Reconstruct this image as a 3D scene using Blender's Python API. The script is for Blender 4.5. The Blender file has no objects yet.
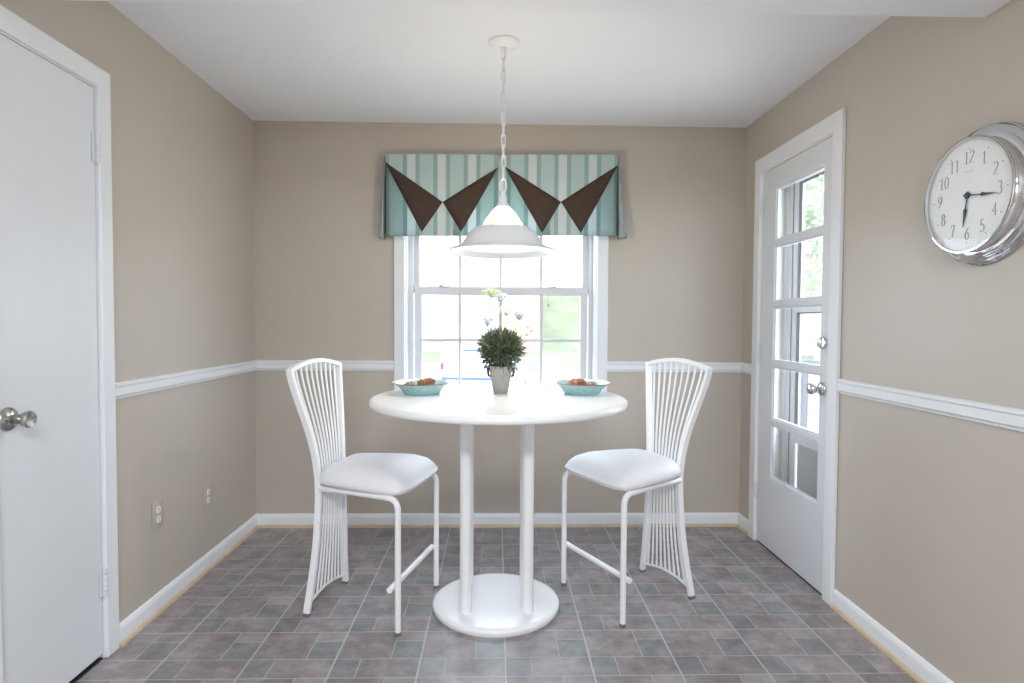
import bpy, bmesh, math, random
from mathutils import Vector, Matrix
random.seed(7)
PI = math.pi
C = bpy.context.scene.collection

# ------------------------------------------------------------------ room numbers (metres)
XL, XR, YB, HC = -1.4545, 1.5081, 3.661, 2.44      # left wall, right wall, back wall, ceiling
YK = -2.6                                            # rear wall of the kitchen behind the camera
FOC, PITCH, YAW, ROLL, CAMZ = 602.7557, .0341635, .0255349, .0059659, 1.26075

# ------------------------------------------------------------------ mesh helpers
class MB:
    def __init__(s): s.bm = bmesh.new()
    def face(s, vs):
        try: return s.bm.faces.new(vs)
        except ValueError: return None
    def poly(s, pts): return s.face([s.bm.verts.new(p) for p in pts])
    def box(s, a, b, bevel=0.0, seg=2):
        x0, y0, z0 = [min(a[i], b[i]) for i in range(3)]; x1, y1, z1 = [max(a[i], b[i]) for i in range(3)]
        v = [s.bm.verts.new(p) for p in ((x0,y0,z0),(x1,y0,z0),(x1,y1,z0),(x0,y1,z0),(x0,y0,z1),(x1,y0,z1),(x1,y1,z1),(x0,y1,z1))]
        fs = [s.face([v[i] for i in q]) for q in ((3,2,1,0),(4,5,6,7),(0,1,5,4),(1,2,6,5),(2,3,7,6),(3,0,4,7))]
        if bevel:
            es = list({e for f in fs for e in f.edges})
            bmesh.ops.bevel(s.bm, geom=es, offset=bevel, segments=seg, profile=.5, affect='EDGES')
        return s
    def sweep(s, path, rad, n=12, closed=False, up=None, sx=1.0, sy=1.0, square=False, cap=True):
        path = [Vector(p) for p in path]; m = len(path)
        T = []
        for i in range(m):
            a = path[(i-1) % m] if (closed or i > 0) else path[i]
            b = path[(i+1) % m] if (closed or i < m-1) else path[i]
            T.append((b-a).normalized())
        u = Vector(up) if up else (Vector((0,0,1)) if abs(T[0].z) < .9 else Vector((1,0,0)))
        rings = []
        for i in range(m):
            t = T[i]
            if up is not None: u = Vector(up)
            nrm = (u - t*u.dot(t)).normalized(); bi = t.cross(nrm); u = nrm
            r = rad(i/(m-1) if m > 1 else 0) if callable(rad) else rad
            ring = []
            for k in range(n):
                if square:
                    q = ((-1,-1),(1,-1),(1,1),(-1,1))[k]; cx, cy = q
                else:
                    a = 2*PI*k/n; cx, cy = math.cos(a), math.sin(a)
                ring.append(s.bm.verts.new(path[i] + nrm*cx*r*sx + bi*cy*r*sy))
            rings.append(ring)
        for i in range(m if closed else m-1):
            A, B = rings[i], rings[(i+1) % m]
            for k in range(n): s.face((A[k], A[(k+1)%n], B[(k+1)%n], B[k]))
        if not closed and cap:
            s.face(rings[0][::-1]); s.face(rings[-1])
        return s
    def lathe(s, prof, n=48, axis='z', off=(0,0,0), closed=False):
        rings = []
        def mp(r, h, a):
            c, d = r*math.cos(a), r*math.sin(a)
            if axis == 'z': p = (c, d, h)
            elif axis == 'x': p = (h, c, d)
            else: p = (c, h, -d)
            return (p[0]+off[0], p[1]+off[1], p[2]+off[2])
        for r, h in prof:
            if r < 1e-6: rings.append([s.bm.verts.new(mp(0, h, 0))])
            else: rings.append([s.bm.verts.new(mp(r, h, 2*PI*k/n)) for k in range(n)])
        L = len(rings)
        for i in range(L if closed else L-1):
            A, B = rings[i], rings[(i+1) % L]
            for k in range(n):
                k2 = (k+1) % n
                if len(A) == 1 and len(B) == 1: continue
                if len(A) == 1: s.face((A[0], B[k2], B[k]))
                elif len(B) == 1: s.face((A[k], A[k2], B[0]))
                else: s.face((A[k], A[k2], B[k2], B[k]))
        return s
    def prism(s, pts, mp, d0, d1):
        a = [s.bm.verts.new(mp(p, d0)) for p in pts]; b = [s.bm.verts.new(mp(p, d1)) for p in pts]
        n = len(pts)
        s.face(a[::-1]); s.face(b)
        for i in range(n): s.face((a[i], a[(i+1)%n], b[(i+1)%n], b[i]))
        return s
    def grid_wall(s, us, vs, holes, mp, d0, d1):
        """a slab with rectangular openings: one connected shell; mp(u, v, d) -> point"""
        cache = {}
        def V(i, j, d):
            k = (i, j, d)
            if k not in cache: cache[k] = s.bm.verts.new(mp(us[i], vs[j], d1 if d else d0))
            return cache[k]
        nu, nv = len(us)-1, len(vs)-1
        def solid(i, j):
            if i < 0 or j < 0 or i >= nu or j >= nv: return False
            cu, cv = (us[i]+us[i+1])/2, (vs[j]+vs[j+1])/2
            return not any(h[0] < cu < h[1] and h[2] < cv < h[3] for h in holes)
        for i in range(nu):
            for j in range(nv):
                if not solid(i, j): continue
                s.face((V(i,j,0), V(i+1,j,0), V(i+1,j+1,0), V(i,j+1,0)))
                s.face((V(i,j+1,1), V(i+1,j+1,1), V(i+1,j,1), V(i,j,1)))
                if not solid(i-1,j): s.face((V(i,j,0), V(i,j+1,0), V(i,j+1,1), V(i,j,1)))
                if not solid(i+1,j): s.face((V(i+1,j,0), V(i+1,j,1), V(i+1,j+1,1), V(i+1,j+1,0)))
                if not solid(i,j-1): s.face((V(i,j,0), V(i,j,1), V(i+1,j,1), V(i+1,j,0)))
                if not solid(i,j+1): s.face((V(i,j+1,0), V(i+1,j+1,0), V(i+1,j+1,1), V(i,j+1,1)))
        return s
    def build(s, name, mat, parent=None, smooth=False, loc=None, rot=None, angle=40, bevel=0):
        bmesh.ops.recalc_face_normals(s.bm, faces=s.bm.faces[:])
        me = bpy.data.meshes.new(name); s.bm.to_mesh(me); s.bm.free()
        me.materials.append(mat)
        o = bpy.data.objects.new(name, me); C.objects.link(o)
        if parent: o.parent = parent
        if loc: o.location = loc
        if rot: o.rotation_euler = rot
        if smooth:
            me.polygons.foreach_set('use_smooth', [True]*len(me.polygons))
            me.set_sharp_from_angle(angle=math.radians(angle))
        if bevel:
            b = o.modifiers.new('edge', 'BEVEL'); b.width = bevel; b.segments = 2; b.limit_method = 'ANGLE'; b.angle_limit = math.radians(50)
        return o

def empty(name, loc=(0,0,0), rz=0):
    o = bpy.data.objects.new(name, None); C.objects.link(o); o.location = loc; o.rotation_euler = (0,0,rz)
    o.empty_display_size = .05
    return o
def tag(o, label=None, cat=None, group=None, kind=None):
    if label: o['label'] = label
    if cat: o['category'] = cat
    if group: o['group'] = group
    if kind: o['kind'] = kind
    return o
def copy_thing(o, parent=None):
    c = o.copy(); C.objects.link(c)
    if parent: c.parent = parent
    for ch in list(o.children): copy_thing(ch, c)
    return c
def bez(p0, p1, p2, n=8):
    out = []
    for i in range(n+1):
        t = i/n; out.append(Vector(p0)*(1-t)**2 + Vector(p1)*2*t*(1-t) + Vector(p2)*t*t)
    return out
def interp(tab, z):
    for (a, *A), (b, *B) in zip(tab, tab[1:]):
        if z <= b: break
    t = max(0, min(1, (z-a)/(b-a)))
    return [p+(q-p)*t for p, q in zip(A, B)]

# ------------------------------------------------------------------ material helpers
def srgb(r, g, b):
    f = lambda c: (c/255/12.92) if c/255 <= .04045 else ((c/255+.055)/1.055)**2.4
    return (f(r), f(g), f(b), 1)
class N:
    def __init__(s, name):
        s.m = bpy.data.materials.new(name); s.m.use_nodes = True; s.t = s.m.node_tree
        s.t.nodes.clear(); s.out = s.t.nodes.new('ShaderNodeOutputMaterial')
    def n(s, typ, ins=None, **kw):
        x = s.t.nodes.new(typ)
        for k, v in kw.items(): setattr(x, k, v)
        for k, v in (ins or {}).items():
            if isinstance(v, bpy.types.NodeSocket): s.t.links.new(v, x.inputs[k])
            else: x.inputs[k].default_value = v
        return x
    def math(s, op, a, b=None, c=None):
        d = {0: a}
        if b is not None: d[1] = b
        if c is not None: d[2] = c
        return s.n('ShaderNodeMath', d, operation=op).outputs[0]
    def mix(s, f, a, b):
        x = s.n('ShaderNodeMix', {0: f, 6: a, 7: b}, data_type='RGBA'); return x.outputs[2]
    def obj(s): return s.n('ShaderNodeTexCoord').outputs['Object']
    def noise(s, vec, scale, detail=4, rough=.5): return s.n('ShaderNodeTexNoise', {'Vector': vec, 'Scale': scale, 'Detail': detail, 'Roughness': rough}).outputs['Fac']
    def ramp(s, fac, stops):
        x = s.n('ShaderNodeValToRGB', {0: fac}); e = x.color_ramp.elements
        while len(e) < len(stops): e.new(.5)
        for k, (p, c) in zip(e, stops): k.position = p; k.color = c
        return x.outputs[0]
    def bump(s, h, strength, dist): return s.n('ShaderNodeBump', {'Height': h, 'Strength': strength, 'Distance': dist}).outputs[0]
    def end(s, sh): s.t.links.new(sh.outputs[0] if hasattr(sh, 'outputs') else sh, s.out.inputs[0]); return s.m
    def pbr(s, col, rough=.5, metal=0, normal=None, **kw):
        d = {'Base Color': col, 'Roughness': rough, 'Metallic': metal}
        if normal: d['Normal'] = normal
        d.update(kw)
        return s.n('ShaderNodeBsdfPrincipled', d)

def plain(name, col, rough=.5, metal=0, var=.03, scale=30, bump=0, bscale=200, **kw):
    m = N(name); v = m.obj(); f = m.noise(v, scale)
    a = [max(0, c*(1-var)) for c in col[:3]]+[1]; b = [min(1, c*(1+var)) for c in col[:3]]+[1]
    c = m.ramp(f, [(.3, a), (.7, b)])
    nm = m.bump(m.noise(v, bscale, 2), bump, .001) if bump else None
    return m.end(m.pbr(c, rough, metal, nm, **kw))

M = {}
M['wall'] = plain('beige wall paint', srgb(190, 181, 170), .42, var=.015, scale=3, bump=.12, bscale=260)
M['ceiling'] = plain('ceiling white', srgb(234, 237, 243), .7, var=.01, scale=2, bump=.1, bscale=150)
M['trim'] = plain('white trim paint', srgb(231, 233, 237), .32, var=.01, scale=6)
M['door'] = plain('white door paint', srgb(222, 225, 230), .38, var=.015, scale=4)
M['frame'] = plain('white window vinyl', srgb(214, 214, 217), .35, var=.01)
M['wood'] = plain('tan shoe moulding wood', srgb(200, 180, 154), .55, var=.10, scale=14)
M['gap'] = plain('dark gap', srgb(30, 28, 28), .8)
M['white_metal'] = plain('white enamelled metal', srgb(240, 240, 242), .28, var=.01)
M['table'] = plain('white glossy laminate', srgb(244, 244, 246), .22, var=.005)
M['vinyl'] = plain('white seat vinyl', srgb(236, 236, 240), .45, var=.01, bump=.12, bscale=320)
M['rubber'] = plain('grey rubber glide', srgb(120, 118, 118), .7)
M['chrome'] = plain('chrome', srgb(225, 225, 228), .07, 1, var=.01)
M['nickel'] = plain('satin nickel', srgb(190, 188, 184), .24, 1, var=.03)
M['face'] = plain('clock face paper', srgb(240, 242, 243), .55, var=.01)
M['ink'] = plain('grey numeral ink', srgb(158, 160, 164), .6)
M['hand'] = plain('dark slate hand', srgb(52, 66, 74), .45)
M['brown'] = plain('dark brown cloth', srgb(66, 50, 40), .85, var=.12, scale=60, bump=.3, bscale=500)
M['plate'] = plain('outlet plate painted beige', srgb(188, 179, 167), .4, var=.01)
M['outlet'] = plain('ivory receptacle', srgb(236, 232, 224), .35)
M['pot'] = plain('pale grey pot', srgb(160, 157, 150), .55, var=.06, scale=40)
M['blackiron'] = plain('dark pot handle', srgb(52, 54, 58), .5)
M['stem'] = plain('yellow green stem', srgb(170, 160, 92), .6, var=.1)
M['petal'] = plain('white floret', srgb(200, 207, 214), .7, var=.04)
M['petal_green'] = plain('greenish white floret', srgb(172, 196, 146), .7, var=.08)
M['bud'] = plain('yellow ochre bud', srgb(196, 160, 90), .7)
M['blue_car'] = plain('pale silver car paint', srgb(216, 222, 232), .3, .2)
M['car_glass'] = plain('car glass', srgb(132, 146, 170), .3, 0)
M['car_window'] = plain('pale reflecting car glass', srgb(205, 214, 226), .1)
M['tyre'] = plain('tyre', srgb(40, 40, 46), .8)
M['red'] = plain('tail light red', srgb(200, 40, 40), .3)
M['bluetrim'] = plain('blue sill trim', srgb(56, 72, 160), .4)
M['concrete'] = plain('concrete', srgb(205, 203, 198), .85, var=.06, scale=3)
M['asphalt'] = plain('pale road', srgb(186, 184, 182), .9, var=.05, scale=2)
M['grey_alu'] = plain('grey storm door metal', srgb(234, 234, 236), .45, var=.02)
M['rail'] = plain('grey railing paint', srgb(84, 88, 100), .5)
M['kick'] = plain('grey kick panel', srgb(186, 188, 194), .5, var=.02)
M['beige_jamb'] = plain('beige exterior jamb', srgb(236, 229, 216), .6, var=.02)
M['seal'] = plain('dark weather seal', srgb(66, 66, 72), .8)
M['bark'] = plain('tree bark', srgb(176, 164, 150), .9, var=.2)
M['roof'] = plain('grey roof shingles', srgb(120, 116, 116), .9, var=.15, scale=8)
M['teal_glass'] = plain('teal glass drop', srgb(150, 205, 212), .15)

def mat_floor():
    m = N('vinyl tile floor'); co = m.obj(); xyz = m.n('ShaderNodeSeparateXYZ', {0: co}).outputs
    S = .315019; X0, Y0 = -1.22133, 2.09616
    px = m.math('DIVIDE', m.math('SUBTRACT', xyz[0], X0), S); py = m.math('DIVIDE', m.math('SUBTRACT', xyz[1], Y0), S)
    fx = m.math('FRACT', px); fy = m.math('FRACT', py); cx = m.math('FLOOR', px); cy = m.math('FLOOR', py)
    far = m.math('GREATER_THAN', fy, .38)
    colr = m.math('GREATER_THAN', fx, .645)
    strip = m.math('MULTIPLY', m.math('GREATER_THAN', fy, .775), colr)
    lowg = m.math('LESS_THAN', fx, .30)
    near = m.math('SUBTRACT', 1, far)
    grey = m.math('ADD', m.math('MULTIPLY', far, m.math('SUBTRACT', colr, strip)), m.math('MULTIPLY', near, lowg))
    # distance to joints
    def d(v, c): return m.math('ABSOLUTE', m.math('SUBTRACT', v, c))
    bx = m.math('MINIMUM', fx, m.math('SUBTRACT', 1, fx)); by = m.math('MINIMUM', fy, m.math('SUBTRACT', 1, fy))
    big = lambda v, mask: m.math('ADD', v, m.math('MULTIPLY', m.math('SUBTRACT', 1, mask), 5))
    thin = m.math('MINIMUM', d(fy, .38), big(d(fx, .645), far))
    thin = m.math('MINIMUM', thin, big(d(fx, .30), near))
    thin = m.math('MINIMUM', thin, big(d(fy, .775), m.math('MULTIPLY', colr, far)))
    g1 = m.math('SUBTRACT', 1, m.math('SMOOTH_MIN', m.math('DIVIDE', thin, .010), 1, .1))
    g2 = m.math('SUBTRACT', 1, m.math('SMOOTH_MIN', m.math('DIVIDE', bx, .020), 1, .1))
    g3 = m.math('SUBTRACT', 1, m.math('SMOOTH_MIN', m.math('DIVIDE', by, .014), 1, .1))
    g = m.math('MINIMUM', m.math('MAXIMUM', m.math('MAXIMUM', g1, g2), g3), 1)
    gk = m.ramp(g, [(.25, (0,0,0,1)), (.6, (1,1,1,1))])
    # tile tones: a mottled mauve brown, a mottled grey green, a lighter strip
    n1 = m.noise(co, 9, 6, .62); n2 = m.noise(co, 26, 5, .6)
    nn = m.math('ADD', m.math('MULTIPLY', n1, .65), m.math('MULTIPLY', n2, .35))
    brown = m.ramp(nn, [(.30, srgb(104, 97, 97)), (.5, srgb(142, 134, 135)), (.72, srgb(174, 166, 167))])
    green = m.ramp(nn, [(.30, srgb(97, 98, 100)), (.5, srgb(130, 131, 132)), (.72, srgb(160, 161, 162))])
    light = m.ramp(nn, [(.30, srgb(124, 117, 116)), (.5, srgb(152, 145, 144)), (.72, srgb(174, 167, 166))])
    col = m.mix(grey, brown, green); col = m.mix(strip, col, light)
    # each tile a little lighter or darker
    seed = m.n('ShaderNodeCombineXYZ', {0: m.math('ADD', cx, m.math('MULTIPLY', colr, .37)), 1: m.math('ADD', cy, m.math('MULTIPLY', far, .41)), 2: grey}).outputs[0]
    wn = m.n('ShaderNodeTexWhiteNoise', {0: seed}, noise_dimensions='3D').outputs[0]
    hsv = m.n('ShaderNodeHueSaturation', {'Value': m.math('ADD', .91, m.math('MULTIPLY', wn, .18)), 'Color': col}).outputs[0]
    col = m.mix(m.math('MULTIPLY', gk, .8), hsv, srgb(186, 182, 184))
    h = m.math('ADD', m.math('SUBTRACT', 1, gk), m.math('MULTIPLY', nn, .5))
    nm = m.bump(h, .35, .002)
    rough = m.math('ADD', .26, m.math('MULTIPLY', n2, .16))
    return m.end(m.pbr(col, rough, 0, nm))
M['floor'] = mat_floor()

def mat_stripe(name, trans, light=1.0):
    m = N(name); co = m.obj(); x = m.n('ShaderNodeSeparateXYZ', {0: co}).outputs[0]
    f = m.math('FRACT', m.math('ADD', m.math('DIVIDE', m.math('ADD', x, .325), .1768), .5))
    d = m.math('MULTIPLY', m.math('ABSOLUTE', m.math('SUBTRACT', f, .5)), .1768)
    c = m.mix(m.math('LESS_THAN', d, .049), srgb(176, 198, 196), srgb(138, 168, 167))
    c = m.mix(m.math('LESS_THAN', d, .0245), c, srgb(204, 212, 212))
    xyz = m.n('ShaderNodeMapping', {0: co, 3: (220, 220, 40)}).outputs[0]
    w = m.noise(xyz, 3, 3)
    c = m.mix(m.math('MULTIPLY', w, .22), c, srgb(214, 222, 220))
    p = m.pbr(c, .85, 0, m.bump(w, .25, .001))
    if trans:
        t = m.n('ShaderNodeBsdfTranslucent', {0: c})
        return m.end(m.n('ShaderNodeMixShader', {0: trans, 1: p.outputs[0], 2: t.outputs[0]}))
    return m.end(p)
M['stripe'] = mat_stripe('teal striped cloth', .12)
M['stripe_thin'] = mat_stripe('teal striped lining', .60)

def mat_glass(name, tint=(1,1,1,1), spec=.05, k=.35):
    m = N(name)
    lw = m.n('ShaderNodeLayerWeight', {0: .12}).outputs['Fresnel']
    f = m.math('MINIMUM', m.math('ADD', m.math('MULTIPLY', lw, k), spec*.4), .6)
    a = m.n('ShaderNodeBsdfTransparent', {0: tint}); b = m.n('ShaderNodeBsdfGlossy', {'Color': (1,1,1,1), 'Roughness': .02})
    return m.end(m.n('ShaderNodeMixShader', {0: f, 1: a.outputs[0], 2: b.outputs[0]}))
M['glass'] = mat_glass('window glass')
M['lens'] = mat_glass('clock lens', spec=.02, k=.12)

def mat_ribglass():
    m = N('ribbed lamp glass')
    a = m.n('ShaderNodeBsdfTransparent', {0: (1,.93,.82,1)}); b = m.n('ShaderNodeBsdfTranslucent', {0: (.9,.62,.35,1)})
    c = m.n('ShaderNodeBsdfGlossy', {'Color': (1,1,1,1), 'Roughness': .08})
    x = m.n('ShaderNodeMixShader', {0: .05, 1: a.outputs[0], 2: b.outputs[0]})
    return m.end(m.n('ShaderNodeMixShader', {0: .12, 1: x.outputs[0], 2: c.outputs[0]}))
M['ribglass'] = mat_ribglass()
def emit(name, col, s):
    m = N(name); return m.end(m.n('ShaderNodeEmission', {0: col, 1: s}))
def mat_bulb():
    m = N('lit frosted bulb'); e = m.n('ShaderNodeEmission', {0: (1, .84, .6, 1), 1: 12}); t = m.n('ShaderNodeBsdfTransparent')
    return m.end(m.n('ShaderNodeMixShader', {0: .35, 1: t.outputs[0], 2: e.outputs[0]}))
M['bulb'] = mat_bulb()
M['diffuser'] = emit('lit fill diffuser', (.97, .985, 1, 1), 3)  # glow of the added fill fixture behind the camera

def mat_leaf():
    m = N('rosemary leaf'); f = m.n('ShaderNodeNewGeometry').outputs['Random Per Island']
    c = m.ramp(f, [(0, srgb(58, 70, 52)), (.45, srgb(84, 98, 72)), (.8, srgb(112, 124, 96)), (1, srgb(156, 160, 132))])
    return m.end(m.pbr(c, .6))
M['leaf'] = mat_leaf()
def mat_treeleaf(name, a, b):
    m = N(name); f = m.n('ShaderNodeNewGeometry').outputs['Random Per Island']
    c = m.ramp(f, [(0, a), (1, b)])
    p = m.pbr(c, .7); t = m.n('ShaderNodeBsdfTranslucent', {0: c})
    return m.end(m.n('ShaderNodeMixShader', {0: .35, 1: p.outputs[0], 2: t.outputs[0]}))
M['tree_leaf'] = mat_treeleaf('light tree leaf', srgb(150, 172, 138), srgb(206, 218, 194))
def mat_grass():
    m = N('lawn grass'); co = m.obj()
    c = m.ramp(m.noise(co, .6, 6, .65), [(.3, srgb(90, 97, 82)), (.7, srgb(112, 119, 102))])
    return m.end(m.pbr(c, .9, 0, None, **{'Specular IOR Level': 0.0}))
M['grass'] = mat_grass()
def mat_brick():
    m = N('pale brick'); co = m.obj()
    mp = m.n('ShaderNodeMapping', {0: co, 2: (PI/2, 0, 0)}).outputs[0]
    b = m.n('ShaderNodeTexBrick', {'Vector': mp, 'Color1': srgb(186, 150, 130), 'Color2': srgb(170, 136, 116), 'Mortar': srgb(176, 168, 160), 'Scale': 1, 'Brick Width': .22, 'Row Height': .075, 'Mortar Size': .008})
    return m.end(m.pbr(b.outputs[0], .9))
M['brick'] = mat_brick()
def mat_bowl():
    m = N('teal glaze with brown rim'); co = m.obj(); z = m.n('ShaderNodeSeparateXYZ', {0: co}).outputs
    n = m.noise(co, 60, 3)
    teal = m.ramp(n, [(.3, srgb(150, 188, 190)), (.7, srgb(176, 208, 208))])
    r = m.math('SQRT', m.math('ADD', m.math('MULTIPLY', z[0], z[0]), m.math('MULTIPLY', z[1], z[1])))
    f = m.math('GREATER_THAN', m.math('ADD', r, m.math('MULTIPLY', n, .003)), .1275)
    return m.end(m.pbr(m.mix(f, teal, srgb(126, 98, 80)), .14))
M['bowl'] = mat_bowl()
def mat_snack():
    m = N('toasted brown crust'); co = m.obj()
    f = m.noise(co, 55, 4)
    c = m.ramp(f, [(.3, srgb(120, 72, 52)), (.55, srgb(164, 108, 82)), (.75, srgb(206, 160, 134))])
    return m.end(m.pbr(c, .45, 0, m.bump(f, .4, .003)))
M['snack'] = mat_snack()

# ------------------------------------------------------------------ THE SETTING
T = .19                                      # outer wall thickness
# floor
MB().box((XL-.0, YK, -.08), (XR+.0, YB, 0)).build('floor', M['floor']).__setitem__('kind', 'structure')
def struct(o, label=None): o['kind'] = 'structure'; return o if not label else tag(o, label)
# ceiling and the dropped header beam
struct(MB().box((XL-T, YK-T, HC), (XR+T, YB+T, HC+.1)).build('ceiling', M['ceiling']))
struct(MB().box((XL, 1.50, 2.207), (XR, 1.864, HC-.001), .004).build('beam', M['ceiling']), 'white dropped header beam below the ceiling near the camera')
# openings
WX0, WX1, WZ0, WZ1 = -.556, .608, .795, 2.105       # back window
DY0, DY1, DZ1 = 2.672, 3.412, 2.112                  # right glazed door opening
LY0, LY1, LZ1 = 1.765, 2.240, 2.098                  # left pantry door opening
zs = lambda *a: sorted(a)
struct(MB().grid_wall(zs(XL-T, WX0, WX1, XR+T), zs(-.08, WZ0, WZ1, HC), [(WX0, WX1, WZ0, WZ1)], lambda u, v, d: (u, d, v), YB, YB+T).build('wall_back', M['wall']))
struct(MB().grid_wall(zs(YK, LY0, LY1, YB), zs(-.08, 0, LZ1, HC), [(LY0, LY1, 0, LZ1)], lambda u, v, d: (d, u, v), XL, XL-T).build('wall_left', M['wall']))
struct(MB().grid_wall(zs(YK, DY0, DY1, YB), zs(-.08, 0, DZ1, HC), [(DY0, DY1, 0, DZ1)], lambda u, v, d: (d, u, v), XR, XR+T).build('wall_right', M['wall']))
KX0, KX1, KZ0, KZ1 = -.62, .62, 1.0, 2.2          # unseen window added behind the camera to let in fill daylight
struct(MB().grid_wall(zs(XL-T, KX0, KX1, XR+T), zs(-.08, KZ0, KZ1, HC), [(KX0, KX1, KZ0, KZ1)], lambda u, v, d: (u, d, v), YK-T, YK).build('wall_rear', M['wall']))
w2 = struct(empty('fill_window', (0, YK, KZ0)), 'unseen white framed window added behind the camera for fill daylight')
m = MB(); m.grid_wall(zs(KX0, KX0+.05, -.03, .03, KX1-.05, KX1), zs(KZ0, KZ0+.05, KZ1-.05, KZ1), [(KX0+.05, -.03, KZ0+.05, KZ1-.05), (.03, KX1-.05, KZ0+.05, KZ1-.05)], lambda u, v, d: (u, d, v-KZ0), -.10, -.05); m.build('frame', M['frame'], w2)
m = MB().box((KX0+.05, -.078, .05), (KX1-.05, -.074, KZ1-KZ0-.05)); m.build('pane', M['glass'], w2)
# pantry behind the left door: a closed dark cupboard so no light leaks under the door
struct(MB().box((XL-T-.02, LY0-.1, -.08), (XL-T, LY1+.1, HC)).build('wall_pantry', M['wall']))

# ---- baseboards with rounded top + tan shoe moulding
def board_profile(h, t):
    return [(0, 0), (t, 0), (t, h-.022), (t*.85, h-.012), (t*.45, h-.003), (0, h)]
def run(name, prof, mat, a, b, inward, parent=None, z=0, miter=(0, 0), smooth=False):
    """profile (out, up) extruded along the wall from a to b; inward = unit vector into the room; miter = +1 shortens an end by `out`"""
    a = Vector((*a, 0)); b = Vector((*b, 0)); t = (b-a).normalized(); inw = Vector((*inward, 0))
    m = MB(); n = len(prof)
    A = [m.bm.verts.new(a + t*(p[0]*miter[0]) + inw*p[0] + Vector((0,0,z+p[1]))) for p in prof]
    B = [m.bm.verts.new(b - t*(p[0]*miter[1]) + inw*p[0] + Vector((0,0,z+p[1]))) for p in prof]
    m.face(A[::-1]); m.face(B)
    for i in range(n): m.face((A[i], A[(i+1)%n], B[(i+1)%n], B[i]))
    return m.build(name, mat, parent, smooth, angle=30)
BH, BT = .082, .014
shoe = [(BT, 0)] + [(BT+.011*math.cos(a), .018*math.sin(a)) for a in [k*PI/12 for k in range(7)]]
def base(name, a, b, inw, miter, smiter, s0=0, s1=0):
    o = struct(run(name, board_profile(BH, BT), M['trim'], a, b, inw, miter=miter, smooth=True))
    run('shoe_molding', shoe, M['wood'], a, b, inw, o, miter=smiter, smooth=True)
    return o
CO = .08                                             # door casing outer offset
base('baseboard_back', (XL, YB), (XR, YB), (0, -1), (1, 1), (1, 1))
base('baseboard_left', (XL, LY1+.066), (XL, YB), (1, 0), (0, 1), (0, 1))
base('baseboard_right_corner', (XR, YB), (XR, DY1+.07), (-1, 0), (1, 0), (1, 0))
base('baseboard_right', (XR, DY0-.075), (XR, YK), (-1, 0), (0, 0), (0, 0))
base('baseboard_left_kitchen', (XL, YK), (XL, LY0-.066), (1, 0), (0, 0), (0, 0))
# ---- chair rails
rail = [(0, 0), (.008, 0), (.010, .008), (.016, .014), (.016, .044), (.020, .050), (.020, .058), (.012, .063), (0, .063)]
RZ = .9535
for nm, a, b, inw, mi in (('trim_1', (XL, YB), (WX0-.062, YB), (0, -1), (1, 0)), ('trim_2', (WX1+.066, YB), (XR, YB), (0, -1), (0, 1)),
                          ('trim_3', (XL, LY1+.066), (XL, YB), (1, 0), (0, 1)), ('trim_4', (XR, YB), (XR, DY1+.07), (-1, 0), (1, 0)),
                          ('trim_5', (XR, DY0-.075), (XR, YK), (-1, 0), (0, 0))):
    struct(run(nm, rail, M['trim'], a, b, inw, z=RZ, miter=mi, smooth=True))

# ---- window in the back wall
w1 = struct(empty('window_1', ((WX0+WX1)/2, YB, WZ0))); wl = Vector(w1.location)
tag(w1, 'white double hung window with small panes in the back wall', None)
def wmb(): return MB()
def put(m, name, mat, par, off, smooth=False, bevel=0):
    bmesh.ops.translate(m.bm, verts=m.bm.verts[:], vec=-Vector(off)); return m.build(name, mat, par, smooth, bevel=bevel)
# casing (interior), with side boards to the apron
m = MB(); z0, z1 = WZ0-.02, WZ1+.065
m.grid_wall(zs(WX0-.062, WX0+.001, WX1-.001, WX1+.066), zs(z0, WZ0+.001, WZ1-.001, z1), [(WX0+.001, WX1-.001, WZ0+.001, WZ1-.001)], lambda u, v, d: (u, d, v), YB-.02, YB+.0)
put(m, 'casing', M['trim'], w1, wl, bevel=.004)
m = MB().box((WX0-.085, YB-.055, WZ0-.03), (WX1+.09, YB+.001, WZ0-.004), .006); put(m, 'stool', M['trim'], w1, wl)
# jamb lining
m = MB(); JT = .006
m.grid_wall(zs(WX0-.0, WX0+JT, WX1-JT, WX1), zs(WZ0, WZ0+JT, WZ1-JT, WZ1), [(WX0+JT, WX1-JT, WZ0+JT, WZ1-JT)], lambda u, v, d: (u, d, v), YB+.001, YB+T)
put(m, 'jamb', M['trim'], w1, wl)
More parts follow.
